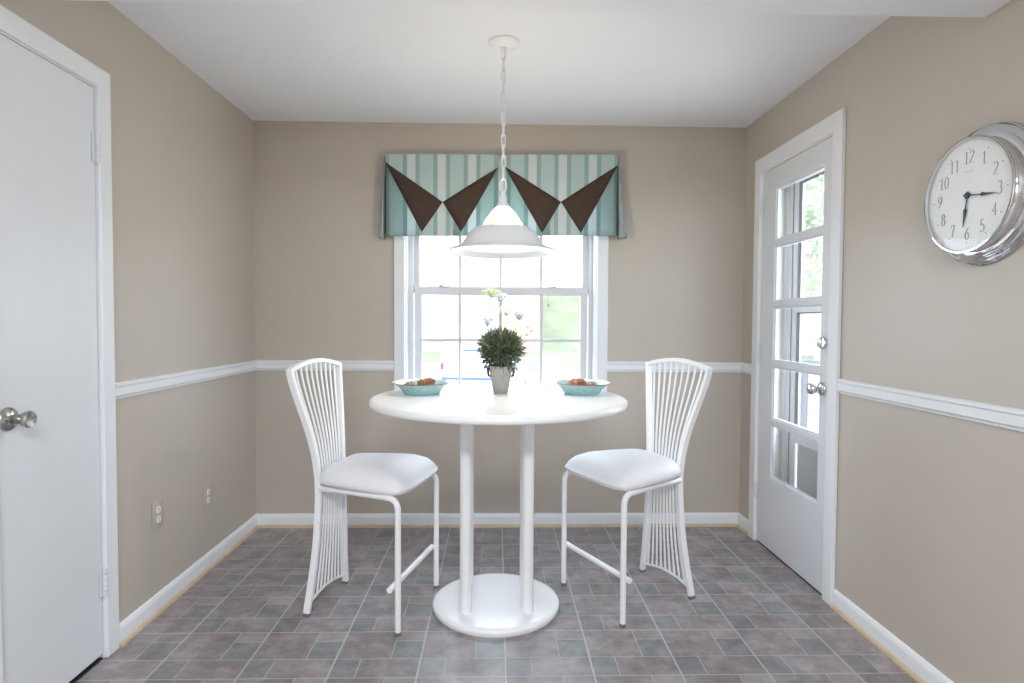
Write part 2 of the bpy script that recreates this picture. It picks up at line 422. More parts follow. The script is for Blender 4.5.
# vinyl frame set back in the reveal, two steps
FY = YB+.125
m = MB(); m.grid_wall(zs(WX0+JT, -.520, .578, WX1-JT), zs(WZ0+JT, WZ0+.02, WZ1-.03, WZ1-JT), [(-.520, .578, WZ0+.02, WZ1-.03)], lambda u, v, d: (u, d, v), FY, YB+T-.002)
put(m, 'frame', M['frame'], w1, wl, bevel=.003)
def sash(name, x0, x1, z0, z1, gx0, gx1, gz0, gz1, y0, y1, mx, mz, mw):
    s = MB()
    s.grid_wall(zs(x0, gx0, gx1, x1), zs(z0, gz0, gz1, z1), [(gx0, gx1, gz0, gz1)], lambda u, v, d: (u, d, v), y0, y1)
    ob = put(s, name, M['frame'], w1, wl, bevel=.003)
    g = MB(); ym = (y0+y1)/2
    us = [gx0]+[q for c in mx for q in (c-mw, c+mw)]+[gx1]; vs = [gz0]+[q for c in mz for q in (c-mw, c+mw)]+[gz1]
    holes = [(us[2*i], us[2*i+1], vs[2*j], vs[2*j+1]) for i in range(len(mx)+1) for j in range(len(mz)+1)]
    g.grid_wall(us, vs, holes, lambda u, v, d: (u, d, v), ym-.006, ym+.006)
    put(g, 'muntin_grid', M['frame'], ob, (0, 0, 0))
    p = MB().box((gx0, ym-.002, gz0), (gx1, ym+.002, gz1)); put(p, 'pane', M['glass'], ob, (0, 0, 0))
    for ch in ob.children: ch.location = wl*-1
    return ob
MX = (-.2325, .0235, .2803)
sash('upper_sash', -.526, .584, 1.432, WZ1-.032, -.487, .541, 1.478, 2.04, FY+.034, FY+.060, MX, (1.812,), .0085)
ls = sash('lower_sash', -.514, .572, WZ0+.022, 1.470, -.468, .527, .855, 1.4205, FY+.004, FY+.030, MX, (1.138,), .0095)
for lx in (-.335, .345):
    k = MB().box((lx-.028, FY+.002, 1.470), (lx+.028, FY+.024, 1.478), .002); k.sweep([(lx-.02, FY+.012, 1.482), (lx+.004, FY+.006, 1.486), (lx+.022, FY+.004, 1.486)], .004, 8)
    put(k, 'sash_lock', M['nickel'], w1, wl, True)

# ---- glazed door in the right wall
d2 = struct(empty('door_2', (XR, (DY0+DY1)/2, 0))); dl = Vector(d2.location)
tag(d2, 'white half glazed door with five stacked panes beside the clock')
def mR(u, v, d): return (d, u, v)
m = MB(); m.grid_wall(zs(DY0-.072, DY0+.002, DY1-.002, DY1+.068), zs(0, DZ1-.002, DZ1+.078), [(DY0+.002, DY1-.002, -1, DZ1-.002)], mR, XR-.02, XR)
put(m, 'casing', M['trim'], d2, dl, bevel=.004)
m = MB(); m.grid_wall(zs(DY0, DY0+.008, DY1-.008, DY1), zs(0, DZ1-.008, DZ1), [(DY0+.008, DY1-.008, -1, DZ1-.008)], mR, XR-.004, XR+T+.0)
put(m, 'jamb', M['beige_jamb'], d2, dl)
PY0, PY1 = 2.768, 3.248
PZ = [(.412, .700), (.732, 1.020), (1.052, 1.343), (1.377, 1.673), (1.707, 1.985)]
sx0, sx1 = XR-.002, XR+.025
m = MB(); vs = sorted([.008, DZ1-.010]+[q for p in PZ for q in p])
m.grid_wall(zs(DY0+.010, PY0, PY1, DY1-.010), vs, [(PY0, PY1, a, b) for a, b in PZ], mR, sx0, sx1)
slab = put(m, 'slab', M['door'], d2, dl, bevel=.0035)
for a, b in PZ:
    g = MB().box((XR+.016, PY0, a), (XR+.020, PY1, b)); o = put(g, 'pane', M['glass'], slab, dl)
    # glazing bead around every light
    g = MB(); g.grid_wall(zs(PY0, PY0+.010, PY1-.010, PY1), zs(a, a+.008, b-.008, b), [(PY0+.010, PY1-.010, a+.008, b-.008)], mR, XR+.006, XR+.016)
    put(g, 'glazing_bead', M['door'], slab, dl)
def hinge(par, off, x, y, z, sgn, h=.10):
    k = MB()
    for i in range(5): k.lathe([(0, z+i*h/5+.0015), (.0085, z+i*h/5+.0015), (.0085, z+(i+1)*h/5-.0015), (0, z+(i+1)*h/5-.001)], 12, off=(x+sgn*.007, y, 0))
    k.lathe([(0, z-.006), (.0045, z-.004), (.0045, z+h+.004), (0, z+h+.006)], 10, off=(x+sgn*.007, y, 0))
    k.box((x, y-.022, z), (x+sgn*.002, y+.022, z+h))
    return put(k, 'hinge', M['door'], par, off, True)
for z in (.245, 1.035, 1.86): hinge(d2, dl, XR-.004, DY1-.008, z, -1)
def knob(par, off, x, y, z, sgn, mat, r=.026, rose=.034, L=.062, flare=False):
    k = MB(); f = lambda pr: [(a, sgn*b) for a, b in pr]
    k.lathe(f([(0, 0), (rose, 0), (rose, .003), (rose*.88, .009), (rose*.5, .013), (.012, .016), (0, .016)]), 32, 'x', (x, y, z))
    ob = put(k, 'rosette', mat, par, off, True)
    k = MB()
    if flare: pr = [(0, .014), (.014, .014), (.0135, .030), (.015, .040), (.0225, .050), (.0255, .060), (.0255, .066), (.022, .070), (.010, .068), (0, .067)]
    else: pr = [(0, .014), (.011, .014), (.011, .026), (.018, .032), (r, .040), (r*1.04, .048), (r*.95, .058), (r*.7, .064), (0, .066)]
    k.lathe(f(pr), 32, 'x', (x, y, z)); o2 = put(k, 'knob', mat, ob, (0, 0, 0), True); o2.location = -Vector(off)
    return ob
knob(d2, dl, XR-.002, 2.745, .955, -1, M['chrome'], .0265, .033)
k = MB(); k.lathe([(0, 0), (.031, 0), (.031, -.006), (.027, -.013), (.017, -.016), (0, -.016)], 32, 'x', (XR-.002, 2.738, 1.167))
ob = put(k, 'deadbolt', M['chrome'], d2, dl, True)
k = MB().box((XR-.034, 2.735, 1.150), (XR-.016, 2.741, 1.184), .002); o = put(k, 'thumb_turn', M['chrome'], ob, (0, 0, 0)); o.location = -dl
m = MB().box((XR+.0, DY0+.008, .0), (XR+T+.03, DY1-.008, .006)); put(m, 'threshold', M['gap'], d2, dl)

# ---- storm door outside it
d3 = struct(empty('door_3', (XR+.15, (DY0+DY1)/2, 0))); el = Vector(d3.location)
tag(d3, 'grey metal storm door with a kick panel behind the glazed door')
a, b = XR+.135, XR+.165
m = MB(); m.grid_wall(zs(DY0+.009, 2.775, 3.262, DY1-.009), zs(.008, .12, .60, .66, 1.315, 1.357, 2.022, 2.09),
                      [(2.775, 3.262, .12, .60), (2.775, 3.262, .66, 1.315), (2.775, 3.262, 1.357, 2.022)], mR, a, b)
fr = put(m, 'storm_frame', M['grey_alu'], d3, el, bevel=.003)
m = MB().box((a+.012, 2.775, .12), (b-.008, 3.252, .595), .002); put(m, 'kick_panel', M['kick'], d3, el)
for z0_, z1_ in ((.66, 1.315), (1.357, 2.022)):
    m = MB().box((a+.013, 2.775, z0_), (a+.017, 3.262, z1_)); put(m, 'pane', M['glass'], d3, el)
    m = MB(); m.grid_wall(zs(2.775, 2.780, 3.256, 3.262), zs(z0_, z0_+.006, z1_-.006, z1_), [(2.780, 3.256, z0_+.006, z1_-.006)], mR, a-.002, a+.013); put(m, 'seal', M['seal'], d3, el)
for ya, yb_, dd in ((3.372, 3.392, .014), (3.272, 3.300, .008)):
    m = MB().box((a-dd, ya, .02), (a+.001, yb_, 2.08), .003); put(m, 'track', M['grey_alu'], d3, el)
m = MB().box((a-.002, 3.318, .02), (a+.001, 3.326, 2.08)); put(m, 'track_groove', M['seal'], d3, el)

# ---- pantry door in the left wall
d1 = struct(empty('door_1', (XL, (LY0+LY1)/2, 0))); ll = Vector(d1.location)
tag(d1, 'flat white pantry door with a nickel knob at the left edge')
m = MB(); m.grid_wall(zs(LY0-.066, LY0+.002, LY1-.004, LY1+.066), zs(0, LZ1-.002, LZ1+.068), [(LY0+.002, LY1-.004, -1, LZ1-.002)], mR, XL+.018, XL)
put(m, 'casing', M['trim'], d1, ll, bevel=.004)
m = MB(); m.grid_wall(zs(LY0, LY0+.006, LY1-.006, LY1), zs(0, LZ1-.006, LZ1), [(LY0+.006, LY1-.006, -1, LZ1-.006)], mR, XL+.004, XL-T)
put(m, 'jamb', M['trim'], d1, ll)
m = MB().box((XL-.034, LY0+.008, .020), (XL+.004, LY1-.009, LZ1-.009), .002); put(m, 'slab', M['door'], d1, ll)
knob(d1, ll, XL+.004, 1.818, .960, 1, M['nickel'], rose=.0365, flare=True)
for z in (.235, 1.822): hinge(d1, ll, XL+.006, LY1-.006, z, 1, .105)
m = MB().box((XL-T, LY0+.008, 0), (XL+.002, LY1-.008, .004)); put(m, 'threshold', M['gap'], d1, ll)

# ------------------------------------------------------------------ OUTLETS
def outlet(y, z, label):
    r = tag(empty('wall_outlet', (XL, y, z)), label, 'outlet', 'outlets on the left wall')
    m = MB().box((0, -.040, -.062), (.0055, .040, .062), .003); pl = m.build('plate', M['plate'], r, True)
    for s in (-1, 1):
        k = MB(); pts = []
        for i in range(24):
            a = 2*PI*i/24; pts.append((max(-.0155, min(.0155, .019*math.cos(a))), .0145*math.sin(a)))
        k.prism(pts, lambda p, d: (d, p[0], p[1]+s*.0205), .004, .0085); rc = k.build('receptacle', M['outlet'], r)
        k = MB()
        for dy in (-.0055, .0055): k.box((.0084, dy-.0012, s*.0205+.000), (.0088, dy+.0012, s*.0205+.008))
        k.lathe([(0, .0088), (.0022, .0088), (.0022, .0084), (0, .0084)], 10, 'x', (0, 0, s*.0205-.006)); k.build('slots', M['seal'], rc)
    k = MB().lathe([(0, .0066), (.003, .0062), (.0034, .005), (0, .005)], 12, 'x'); k.build('screw', M['plate'], r, True)
outlet(2.600, .421, 'beige painted outlet plate on left wall, the one closer to the pantry door')
outlet(3.047, .370, 'beige painted outlet plate on left wall, the one closer to the back corner')

# ------------------------------------------------------------------ TABLE
tb = tag(empty('pedestal_table', (.012, 2.63, 0)), 'round white counter height table on four tubes and a round base', 'table')
TR, TZ = .556, .930
pr = [(0, TZ), (TR-.020, TZ)] + [(TR-.018+.018*math.sin(a), TZ-.017+.017*math.cos(a)) for a in [k*PI/10 for k in range(1, 10)]] + [(TR-.018, TZ-.034), (0, TZ-.034)]
MB().lathe(pr, 96).build('tabletop', M['table'], tb, True, angle=50)
BR = .279
pr = [(0, .034), (BR-.03, .033)] + [(BR-.012+.012*math.sin(a), .019+.012*math.cos(a)) for a in [k*PI/10 for k in range(1, 6)]] + [(BR, .010), (BR-.006, .0), (0, 0)]
MB().lathe(pr, 72, off=(-.008, 0, 0)).build('base', M['table'], tb, True, angle=50)
for sx in (-1, 1):
    for sy in (-1, 1):
        m = MB().lathe([(0, .033), (.0245, .033), (.0245, TZ-.033), (0, TZ-.033)], 28, off=(-.007+sx*.131, sy*.122, 0)); m.build('leg', M['white_metal'], tb, True)

# ------------------------------------------------------------------ CHAIRS
POST = [(0, -.219, .182), (.05, -.2155, .170), (.1, -.212, .159), (.2, -.205, .142), (.3, -.199, .129), (.4, -.197, .120), (.5, -.195, .114), (.55, -.196, .113),
        (.6, -.199, .115), (.7, -.208, .128), (.8, -.224, .150), (.9, -.245, .178), (1.0, -.264, .203), (1.055, -.272, .215)]
def post_at(z):
    # smooth the table a little
    acc = [0, 0]; w = 0
    for dz in (-.05, -.025, 0, .025, .05):
        q = interp(POST, max(0, min(1.055, z+dz)))
        acc[0] += q[0]; acc[1] += q[1]; w += 1
    return acc[0]/w, acc[1]/w
def make_chair():
    r = empty('counter_chair')
    # cushion
    m = MB(); n = 72
    def outline(a):
        # rounded trapezoid through a superellipse in (f, s)
        c, s_ = math.cos(a), math.sin(a); e = .30
        u = math.copysign(abs(c)**e, c); v = math.copysign(abs(s_)**e, s_)
        f = .026+.219*u; half = .150+(.240-.150)*((f+.19)/.428)
        return f+.012*(1-abs(v)**2)*(1 if u > 0 else 0), v*half*(1+.02*(1-u*u))
    prof = [(.0, .556), (.90, .556), (.955, .561), (.985, .570), (.995, .579), (.985, .591), (.94, .610), (.84, .632), (.68, .648), (.45, .657), (.2, .6605), (.0, .6610)]
    rings = []
    for k, h in prof:
        if k == 0: rings.append([m.bm.verts.new((.02, 0, h))]); continue
        ring = []
        for i in range(n):
            f, s_ = outline(2*PI*i/n); ff = .02+(f-.02)*k
            droop = .010*(max(0, (ff-.02)/.22))**2*(1 if h > .58 else 0)
            ring.append(m.bm.verts.new((ff, s_*k, h-droop+(.006 if h > .58 else .004)*(-(ff)/.22)*0)))
        rings.append(ring)
    for A, B in zip(rings, rings[1:]):
        for i in range(n):
            j = (i+1) % n
            if len(A) == 1: m.face((A[0], B[j], B[i]))
            elif len(B) == 1: m.face((A[i], A[j], B[0]))
            else: m.face((A[i], A[j], B[j], B[i]))
    m.build('seat', M['vinyl'], r, True, angle=60)
    # front legs: one bent tube each, running back under the seat as the side rail
    for s in (-1, 1):
        pz, R = .549, .0125
        top = [(.222, s*.221, .500)]
        path = [(.222, s*.221, .012), (.222, s*.221, .25), (.222, s*.221, .49)] + bez((.222, s*.221, .50), (.222, s*.221, pz), (.172, s*.209, pz-.001), 8)[1:] + [(0, s*.158, pz-.006), (-.188, s*.112, pz-.014)]
        lg = MB().sweep(path, R, 16).build('leg', M['white_metal'], r, True)
        MB().lathe([(0, 0), (.0120, 0), (.0132, .004), (.0132, .014), (0, .014)], 16, off=(.222, s*.221, 0)).build('glide', M['rubber'], lg, True)
    # back legs: flat bars from the floor to the top of the back
    zz = [.012+i*(1.055-.012)/40 for i in range(41)]
    for s in (-1, 1):
        path = []
        for z in zz:
            f, h = post_at(z); path.append((f, s*(h-.010), z))
        lg = MB().sweep(path, .010, 4, up=(1, 0, 0), sx=1.45, sy=.95, square=True).build('rear_leg', M['white_metal'], r, False, bevel=.003)
        f, h = post_at(0); MB().box((f-.013, s*(h-.010)-.010, 0), (f+.013, s*(h-.010)+.010, .014), .002).build('glide', M['rubber'], lg)
    # arched top rail, arched lower rail
    def arch(z0, rise, inset=.008):
        f, h = post_at(z0); h -= .010
        return lambda t: Vector((interp(POST, min(1.055, z0))[0] - (rise*.12 if rise > 0 else 0)*math.sin(PI*t), -h+2*h*t, z0+rise*math.sin(PI*t)**.9))
    tr = arch(1.047, .031); lr = arch(.042, .026)
    MB().sweep([tr(i/24) for i in range(25)], .0095, 4, up=(1, 0, 0), sx=1.35, sy=1, square=True).build('top_rail', M['white_metal'], r, False, bevel=.003)
    MB().sweep([lr(i/24) for i in range(25)], .006, 10).build('lower_rail', M['white_metal'], r, True)
    K = 9
    for i in range(K):
        t = (i+1)/(K+1)
        a, b = lr(t), tr(t); path = []
        for q in range(33):
            z = a.z+(b.z-a.z)*q/32
            f, h = post_at(z); path.append((f, (2*t-1)*(h-.012), z))
        MB().sweep(path, .0048, 8).build('spindle', M['white_metal'], r, True)
    m = MB().sweep([(.196, -.246, .190), (.196, .232, .190)], .0122, 16); m.build('footrest', M['white_metal'], r, True)
    m = MB().sweep([(-.186, -.112, .534), (-.186, .112, .534)], .008, 10); m.build('seat_rail', M['white_metal'], r, True)
    return r
ch = make_chair()
ch.location = (-.549, 2.652, 0); ch.rotation_euler.z = math.radians(-14.4)
tag(ch, 'white fan back counter chair at the pantry door side of the table', 'chair', 'fan back chairs at the table')
c2 = copy_thing(ch); c2.location = (.6245, 2.737, 0); c2.rotation_euler.z = math.radians(207)
tag(c2, 'white fan back counter chair at the glazed door side of the table', 'chair', 'fan back chairs at the table')

# ------------------------------------------------------------------ BOWLS AND WHAT IS IN THEM
def make_bowl():
    m = MB()
    pr = [(0, .004), (.060, .003), (.068, 0), (.075, .0), (.079, .006), (.090, .022), (.104, .036), (.114, .043), (.129, .049), (.1315, .0505), (.1300, .0525), (.115, .0475),
          (.103, .0415), (.090, .0285), (.078, .013), (.066, .008), (0, .007)]
    return m.lathe(pr, 64).build('bowl', M['bowl'], None, True, angle=70)
b1 = make_bowl(); b1.location = (-.338, 2.735, TZ); b1.scale = (1.06, 1.06, 1.0)
tag(b1, 'teal brown rimmed bowl on the table end nearer the pantry door', 'bowl', 'teal bowls on the table')
b2 = copy_thing(b1); b2.location = (.392, 2.755, TZ)
tag(b2, 'teal brown rimmed bowl on the table end nearer the glazed door', 'bowl', 'teal bowls on the table')
def make_roll(L, R, bend, ridges):
    m = MB(); path = []
    for i in range(29):
        t = i/28; a = (t-.5)*bend
        path.append((math.sin(a)*L/bend, (1-math.cos(a))*L/bend, 0))
    rad = lambda t: R*(max(.03, math.sin(PI*min(1, max(0, t))))**.55)*(1+.10*math.sin(t*ridges*2*PI))
    m.sweep(path, rad, 14, up=(0, 0, 1))
    return m.build('bread_roll', M['snack'], None, True, angle=80)
proto = make_roll(.105, .024, 1.5, 4)
spots = [(b1, .028, -.022, .050, 2.7, .25, .95, 'curved brown bread roll standing highest in the bowl nearer the pantry door'),
         (b1, -.048, -.028, .040, .9, 0, .62, 'small brown bread roll lying lowest in the bowl nearer the pantry door'),
         (b1, .010, .052, .042, 2.9, -.1, .75, 'pale brown bread roll at the back of the bowl nearer the pantry door'),
         (b2, -.034, -.018, .048, 3.4, .2, .92, 'curved brown bread roll standing highest in the bowl nearer the glazed door'),
         (b2, .042, -.036, .041, 2.3, 0, .60, 'small brown bread roll at the front of the bowl nearer the glazed door'),
         (b2, .000, .046, .042, .2, .1, .7, 'brown bread roll at the back of the bowl nearer the glazed door')]
for i, (bw, dx, dy, dz, rz, ry, sc, lab) in enumerate(spots):
    o = proto if i == 0 else proto.copy()
    if i: C.objects.link(o)
    o.location = bw.location+Vector((dx, dy, dz)); o.rotation_euler = (.1, ry, rz); o.scale = (sc, sc, sc)
    tag(o, lab, 'bread roll', 'bread rolls in the two teal bowls')

# ------------------------------------------------------------------ POTTED PLANT
pp = tag(empty('potted_plant', (.020, 2.745, TZ)), 'bushy green herb ball with white flowers in a pale grey pot', 'plant')
m = MB().lathe([(0, 0), (.0305, 0), (.0325, .003), (.044, .060), (.0555, .122), (.057, .125), (.0545, .126), (.052, .118), (0, .112)], 40); m.build('pot', M['pot'], pp, True)
for s in (-1, 1):
    MB().sweep([(s*.046, -.006, .112), (s*.056, -.006, .112), (s*.0585, 0, .098), (s*.056, .006, .080), (s*.045, .006, .078)], .0065, 10).build('handle', M['blackiron'], pp, True)
m = MB(); rng = random.Random(3)
cz = .203
def leaf(m, p, d, L, w):
    d = d.normalized(); side = d.cross(Vector((rng.uniform(-1,1), rng.uniform(-1,1), rng.uniform(-1,1)))).normalized(); nn = d.cross(side)
    bendv = Vector((0, 0, rng.uniform(-.25, .12)))
    c1 = p+d*L*.5+bendv*L*.3; c2_ = p+d*L+bendv*L
    va = [m.bm.verts.new(q) for q in (p-side*w*.4, p+side*w*.4, c1+side*w, c1+nn*w*.4, c1-side*w, c2_)]
    m.face((va[0], va[1], va[3])); m.face((va[1], va[2], va[3])); m.face((va[0], va[3], va[4])); m.face((va[2], va[5], va[3])); m.face((va[3], va[5], va[4]))
for i in range(2600):
    z = rng.uniform(-1, 1); a = rng.uniform(0, 2*PI); q = math.sqrt(1-z*z)
    d = Vector((q*math.cos(a), q*math.sin(a), z)); rr = .094*rng.uniform(.45, .92)
    p = Vector((0, 0, cz))+Vector((d.x*1.08, d.y*1.08, d.z*.92))*rr
    if p.z < .125 and math.hypot(p.x, p.y) < .056: continue
    dd = (d+Vector((rng.uniform(-.7,.7), rng.uniform(-.7,.7), rng.uniform(-.35,.8)))).normalized()
    leaf(m, p, dd, rng.uniform(.026, .046), rng.uniform(.0018, .003))
for i in range(1300):                                 # the dense inside
    d = Vector((rng.gauss(0, 1), rng.gauss(0, 1), rng.gauss(0, 1))).normalized(); p = Vector((0, 0, cz))+d*.094*rng.uniform(.1, .5)
    if p.z > .125: leaf(m, p, d+Vector((rng.uniform(-.7,.7), rng.uniform(-.7,.7), rng.uniform(-.7,.7))), rng.uniform(.03, .045), rng.uniform(.003, .0045))
for i in range(70):                                   # drooping sprigs over the rim
    a = rng.uniform(0, 2*PI); d = Vector((math.cos(a), math.sin(a), -.55))
    p = Vector((d.x*.062, d.y*.062, rng.uniform(.115, .15))); leaf(m, p, d+Vector((0, 0, rng.uniform(-.8, .1))), rng.uniform(.03, .05), .0025)
m.build('foliage', M['leaf'], pp)
m = MB()
for i in range(26):
    a = 2*PI*i/26*2.4; d = Vector((math.cos(a), math.sin(a), rng.uniform(-.6, 1)))
    m.sweep(bez((0, 0, .112), (d.x*.01, d.y*.01, cz-.02), Vector((0, 0, cz))+d.normalized()*.075, 5), .0016, 5)
m.build('twigs', M['bark'], pp)
def umbel(x, y, z, R, mat, x0, y0, cap, up=1.0):
    st = MB().sweep(bez((x0, y0, cz+.02), (x0+(x-x0)*.3, y0, (cz+z)/2+.02), (x, y, z-.026), 8), .0021, 7).build('flower_stem', M['stem'], pp, True)
    f = MB()
    for i in range(64):
        a = i*2.39996; rr = R*math.sqrt((i+.5)/64); tip = Vector((x+rr*math.cos(a), y+rr*math.sin(a), z+cap*(1-(rr/R)**2)+rng.uniform(-.003, .003)))
        f.sweep(bez((x, y, z-.028), (x+(tip.x-x)*.5, y+(tip.y-y)*.5, z-.014), tip, 3), .0006, 3)
        bmesh.ops.create_icosphere(f.bm, subdivisions=1, radius=rng.uniform(.003, .0048), matrix=Matrix.Translation(tip) @ Matrix.Diagonal((1, 1, .7, 1)))
    f.build('flower_head', mat, st)
umbel(-.045, .0, 1.388-TZ+.004, .043, M['petal_green'], -.018, 0, .010)
umbel(.023, -.01, 1.310-TZ, .046, M['petal'], .012, -.01, .018)
umbel(-.062, .01, 1.262-TZ, .028, M['petal'], -.05, .01, .012)
umbel(.083, .015, 1.288-TZ, .030, M['petal'], .066, .01, .014)
umbel(-.004, .03, 1.372-TZ, .036, M['petal'], .002, .03, .014)
m = MB().sweep(bez((.05, 0, cz), (.068, 0, cz+.08), (.066, 0, cz+.135), 6), lambda t: .003*(1-.5*t), 7); m.build('yellow_stem', M['stem'], pp, True)
m = MB()
for (bx_, bz_) in ((.122, .301), (.138, .286), (.118, .268)):
    m.sweep(bez((.07, 0, cz+.01), (.09, 0, cz+.09), (bx_, 0, bz_), 6), .0008, 5)
m.build('bud_stems', M['stem'], pp, True)
for (bx_, bz_) in ((.122, .301), (.138, .286), (.118, .268)):
    k = MB(); bmesh.ops.create_icosphere(k.bm, subdivisions=2, radius=.0055, matrix=Matrix.Translation((bx_, 0, bz_)) @ Matrix.Diagonal((1, 1, 1.25, 1))); k.build('bud', M['bud'], pp, True)
m = MB().sweep(bez((.10, 0, .176), (.16, -.01, .218), (.222, -.01, .243), 10), lambda t: .0024*(1-.7*t), 6); m.build('grass_blade', M['stem'], pp, True)

# ------------------------------------------------------------------ PENDANT LAMP
PX, PY = .024, 2.595
pl = tag(empty('pendant_lamp', (PX, PY, HC)), 'white bell shaped pendant lamp hanging on a chain above the table', 'lamp')
h = lambda z: z-HC
m = MB().lathe([(0, 0), (.066, 0), (.067, -.006), (.060, -.014), (.040, -.020), (.014, -.023), (.012, -.030), (0, -.032)], 40); m.build('canopy', M['white_metal'], pl, True)
m = MB(); ztop, zbot = 2.414, 1.868; nl = 12; pitch = (ztop-zbot)/nl
for i in range(nl):
    zc = ztop-(i+.5)*pitch; a = (PI/2 if i % 2 else 0)+.35; pts = []
    for k in range(16):
        t = 2*PI*k/16; u = .0085*math.copysign(abs(math.cos(t))**.8, math.cos(t)); v = (pitch*.66)*math.copysign(abs(math.sin(t))**.8, math.sin(t))
        pts.append((u*math.cos(a), u*math.sin(a), h(zc+v)))
    m.sweep(pts, .0023, 6, closed=True)
m.build('chain', M['white_metal'], pl, True)
m = MB().sweep([(.003*math.sin(i*1.3), .003*math.cos(i*1.1), h(ztop-(ztop-1.80)*i/30)) for i in range(31)], .0016, 6); m.build('cord', M['white_metal'], pl, True)
m = MB()
pts = [(.0135*math.cos(t), 0, h(1.838)+.030*math.sin(t)) for t in [2*PI*k/24 for k in range(24)]]
m.sweep(pts, .0034, 8, closed=True); m.build('loop', M['white_metal'], pl, True)
m = MB().lathe([(0, h(1.812)), (.008, h(1.812)), (.010, h(1.800)), (.017, h(1.790)), (.019, h(1.765)), (.026, h(1.757)), (.029, h(1.750)), (.030, h(1.744)), (.027, h(1.744)), (0, h(1.752))], 32); m.build('socket_cap', M['white_metal'], pl, True)
# ribbed glass cone
m = MB(); rows = [(.030, 1.744), (.040, 1.732), (.053, 1.716), (.066, 1.697), (.076, 1.680), (.083, 1.664)]; n = 144; rings = []
for r_, z in rows: rings.append([m.bm.verts.new(((r_*(1+.04*math.cos(k*2*PI/n*36)))*math.cos(2*PI*k/n), (r_*(1+.04*math.cos(k*2*PI/n*36)))*math.sin(2*PI*k/n), h(z))) for k in range(n)])
for A, B in zip(rings, rings[1:]):
    for k in range(n): m.face((A[k], A[(k+1)%n], B[(k+1)%n], B[k]))
o = m.build('glass_shade', M['ribglass'], pl, True)
# metal bell
outp = [(.082, 1.666), (.096, 1.664), (.112, 1.658), (.128, 1.648), (.143, 1.634), (.156, 1.617), (.167, 1.600), (.176, 1.586), (.187, 1.577), (.205, 1.572), (.226, 1.565), (.243, 1.558), (.2475, 1.5545)]
inn = [(.2455, 1.5530), (.226, 1.561), (.204, 1.567), (.185, 1.572), (.173, 1.582), (.164, 1.597), (.153, 1.613), (.140, 1.630), (.126, 1.644), (.111, 1.654), (.096, 1.660), (.082, 1.662)]
m = MB().lathe([(r_, h(z)) for r_, z in outp+inn], 80, closed=True); m.build('lamp_shade', M['white_metal'], pl, True, angle=60)
m = MB().lathe([(0, h(1.746)), (.012, h(1.746)), (.012, h(1.738)), (.018, h(1.728)), (.026, h(1.715)), (.030, h(1.702)), (.029, h(1.690)), (.022, h(1.679)), (.012, h(1.673)), (0, h(1.671))], 28); m.build('bulb', M['bulb'], pl, True)

# ------------------------------------------------------------------ VALANCE
va = tag(empty('window_valance', (.026, YB, 2.23)), 'teal striped valance with four dark brown triangular flaps above the window', 'valance')
vo = Vector(va.location); VY = YB-.10
tilt = lambda x: .0098*(x-.026)
def vput(m, name, mat, par=va, smooth=False):
    # object coordinates keep the stripes in register: x stays as in the room
    o = m.build(name, mat, par, smooth); o.location = -vo if par is va else (0, 0, 0); return o
def cloth(outline_pts, y, t, name, mat, puff=0.0, ripple=0.0, par=va, nx=40, nz=16):
    """a thin cloth piece with outline in (x, z); subdivided and gently rippled in depth"""
    m = MB(); pts = [(x, z+tilt(x)) for x, z in outline_pts]
    m.prism(pts, lambda p, d: (p[0], d, p[1]), y, y-t)
    return vput(m, name, mat, par)
# underlayer (front board cloth)
m = MB(); nx, nz = 96, 10; G = {}
for i in range(nx+1):
    for j in range(nz+1):
        s, t = i/nx, j/nz
        x0_, x1_ = -.653+(.004)*t, .706-.002*t
        x = x0_+(x1_-x0_)*s; z = 2.231-t*(2.231-1.7595)
        G[i, j] = m.bm.verts.new((x, VY+.004*t*math.sin(s*34)+.002*t*math.sin(s*80), z+tilt(x)))
for i in range(nx):
    for j in range(nz): m.face((G[i, j], G[i+1, j], G[i+1, j+1], G[i, j+1]))
o = vput(m, 'lining_panel', M['stripe_thin'], smooth=True)
so = o.modifiers.new('t', 'SOLIDIFY'); so.thickness = .003
# top board
m = MB(); m.box((-.652, VY+.006, 2.205), (.705, YB, 2.224)); vput(m, 'mounting_board', M['trim'])
for A, B, Cc, D, E_ in (((-.653, 2.186), (-.319, 1.955), (-.440, 1.781), (.006, 2.158), (-.211, 1.781)), ((.041, 2.163), (.373, 1.957), (.263, 1.774), (.708, 2.172), (.492, 1.775))):
    cloth([(A[0], 2.231), (A[0], A[1]), Cc, (Cc[0]+.01, 1.7595), (E_[0]-.01, 1.7595), E_, D, (D[0], 2.231)][::-1], VY-.003, .003, 'overlay', M['stripe'])
    for tri in ((A, B, Cc), (B, D, E_)):
        m = MB(); n = 14; gr = {}
        P = [Vector((p[0], 0, p[1]+tilt(p[0]))) for p in tri]
        for i in range(n+1):
            for j in range(n+1-i):
                u, v = i/n, j/n; w = 1-u-v; p = P[0]*w+P[1]*u+P[2]*v
                puff = .014*max(0, 27*u*v*w)**.5+.003*math.sin(18*u+7*v)*min(1, 12*u*v*w*2)
                p.y = VY-.0075-puff; gr[i, j] = m.bm.verts.new(p)
        for i in range(n):
            for j in range(n-i):
                m.face((gr[i, j], gr[i+1, j], gr[i, j+1]))
                if i+j < n-1: m.face((gr[i+1, j], gr[i+1, j+1], gr[i, j+1]))
        o = vput(m, 'flap', M['brown'], smooth=True); so = o.modifiers.new('t', 'SOLIDIFY'); so.thickness = .003; so.offset = 0
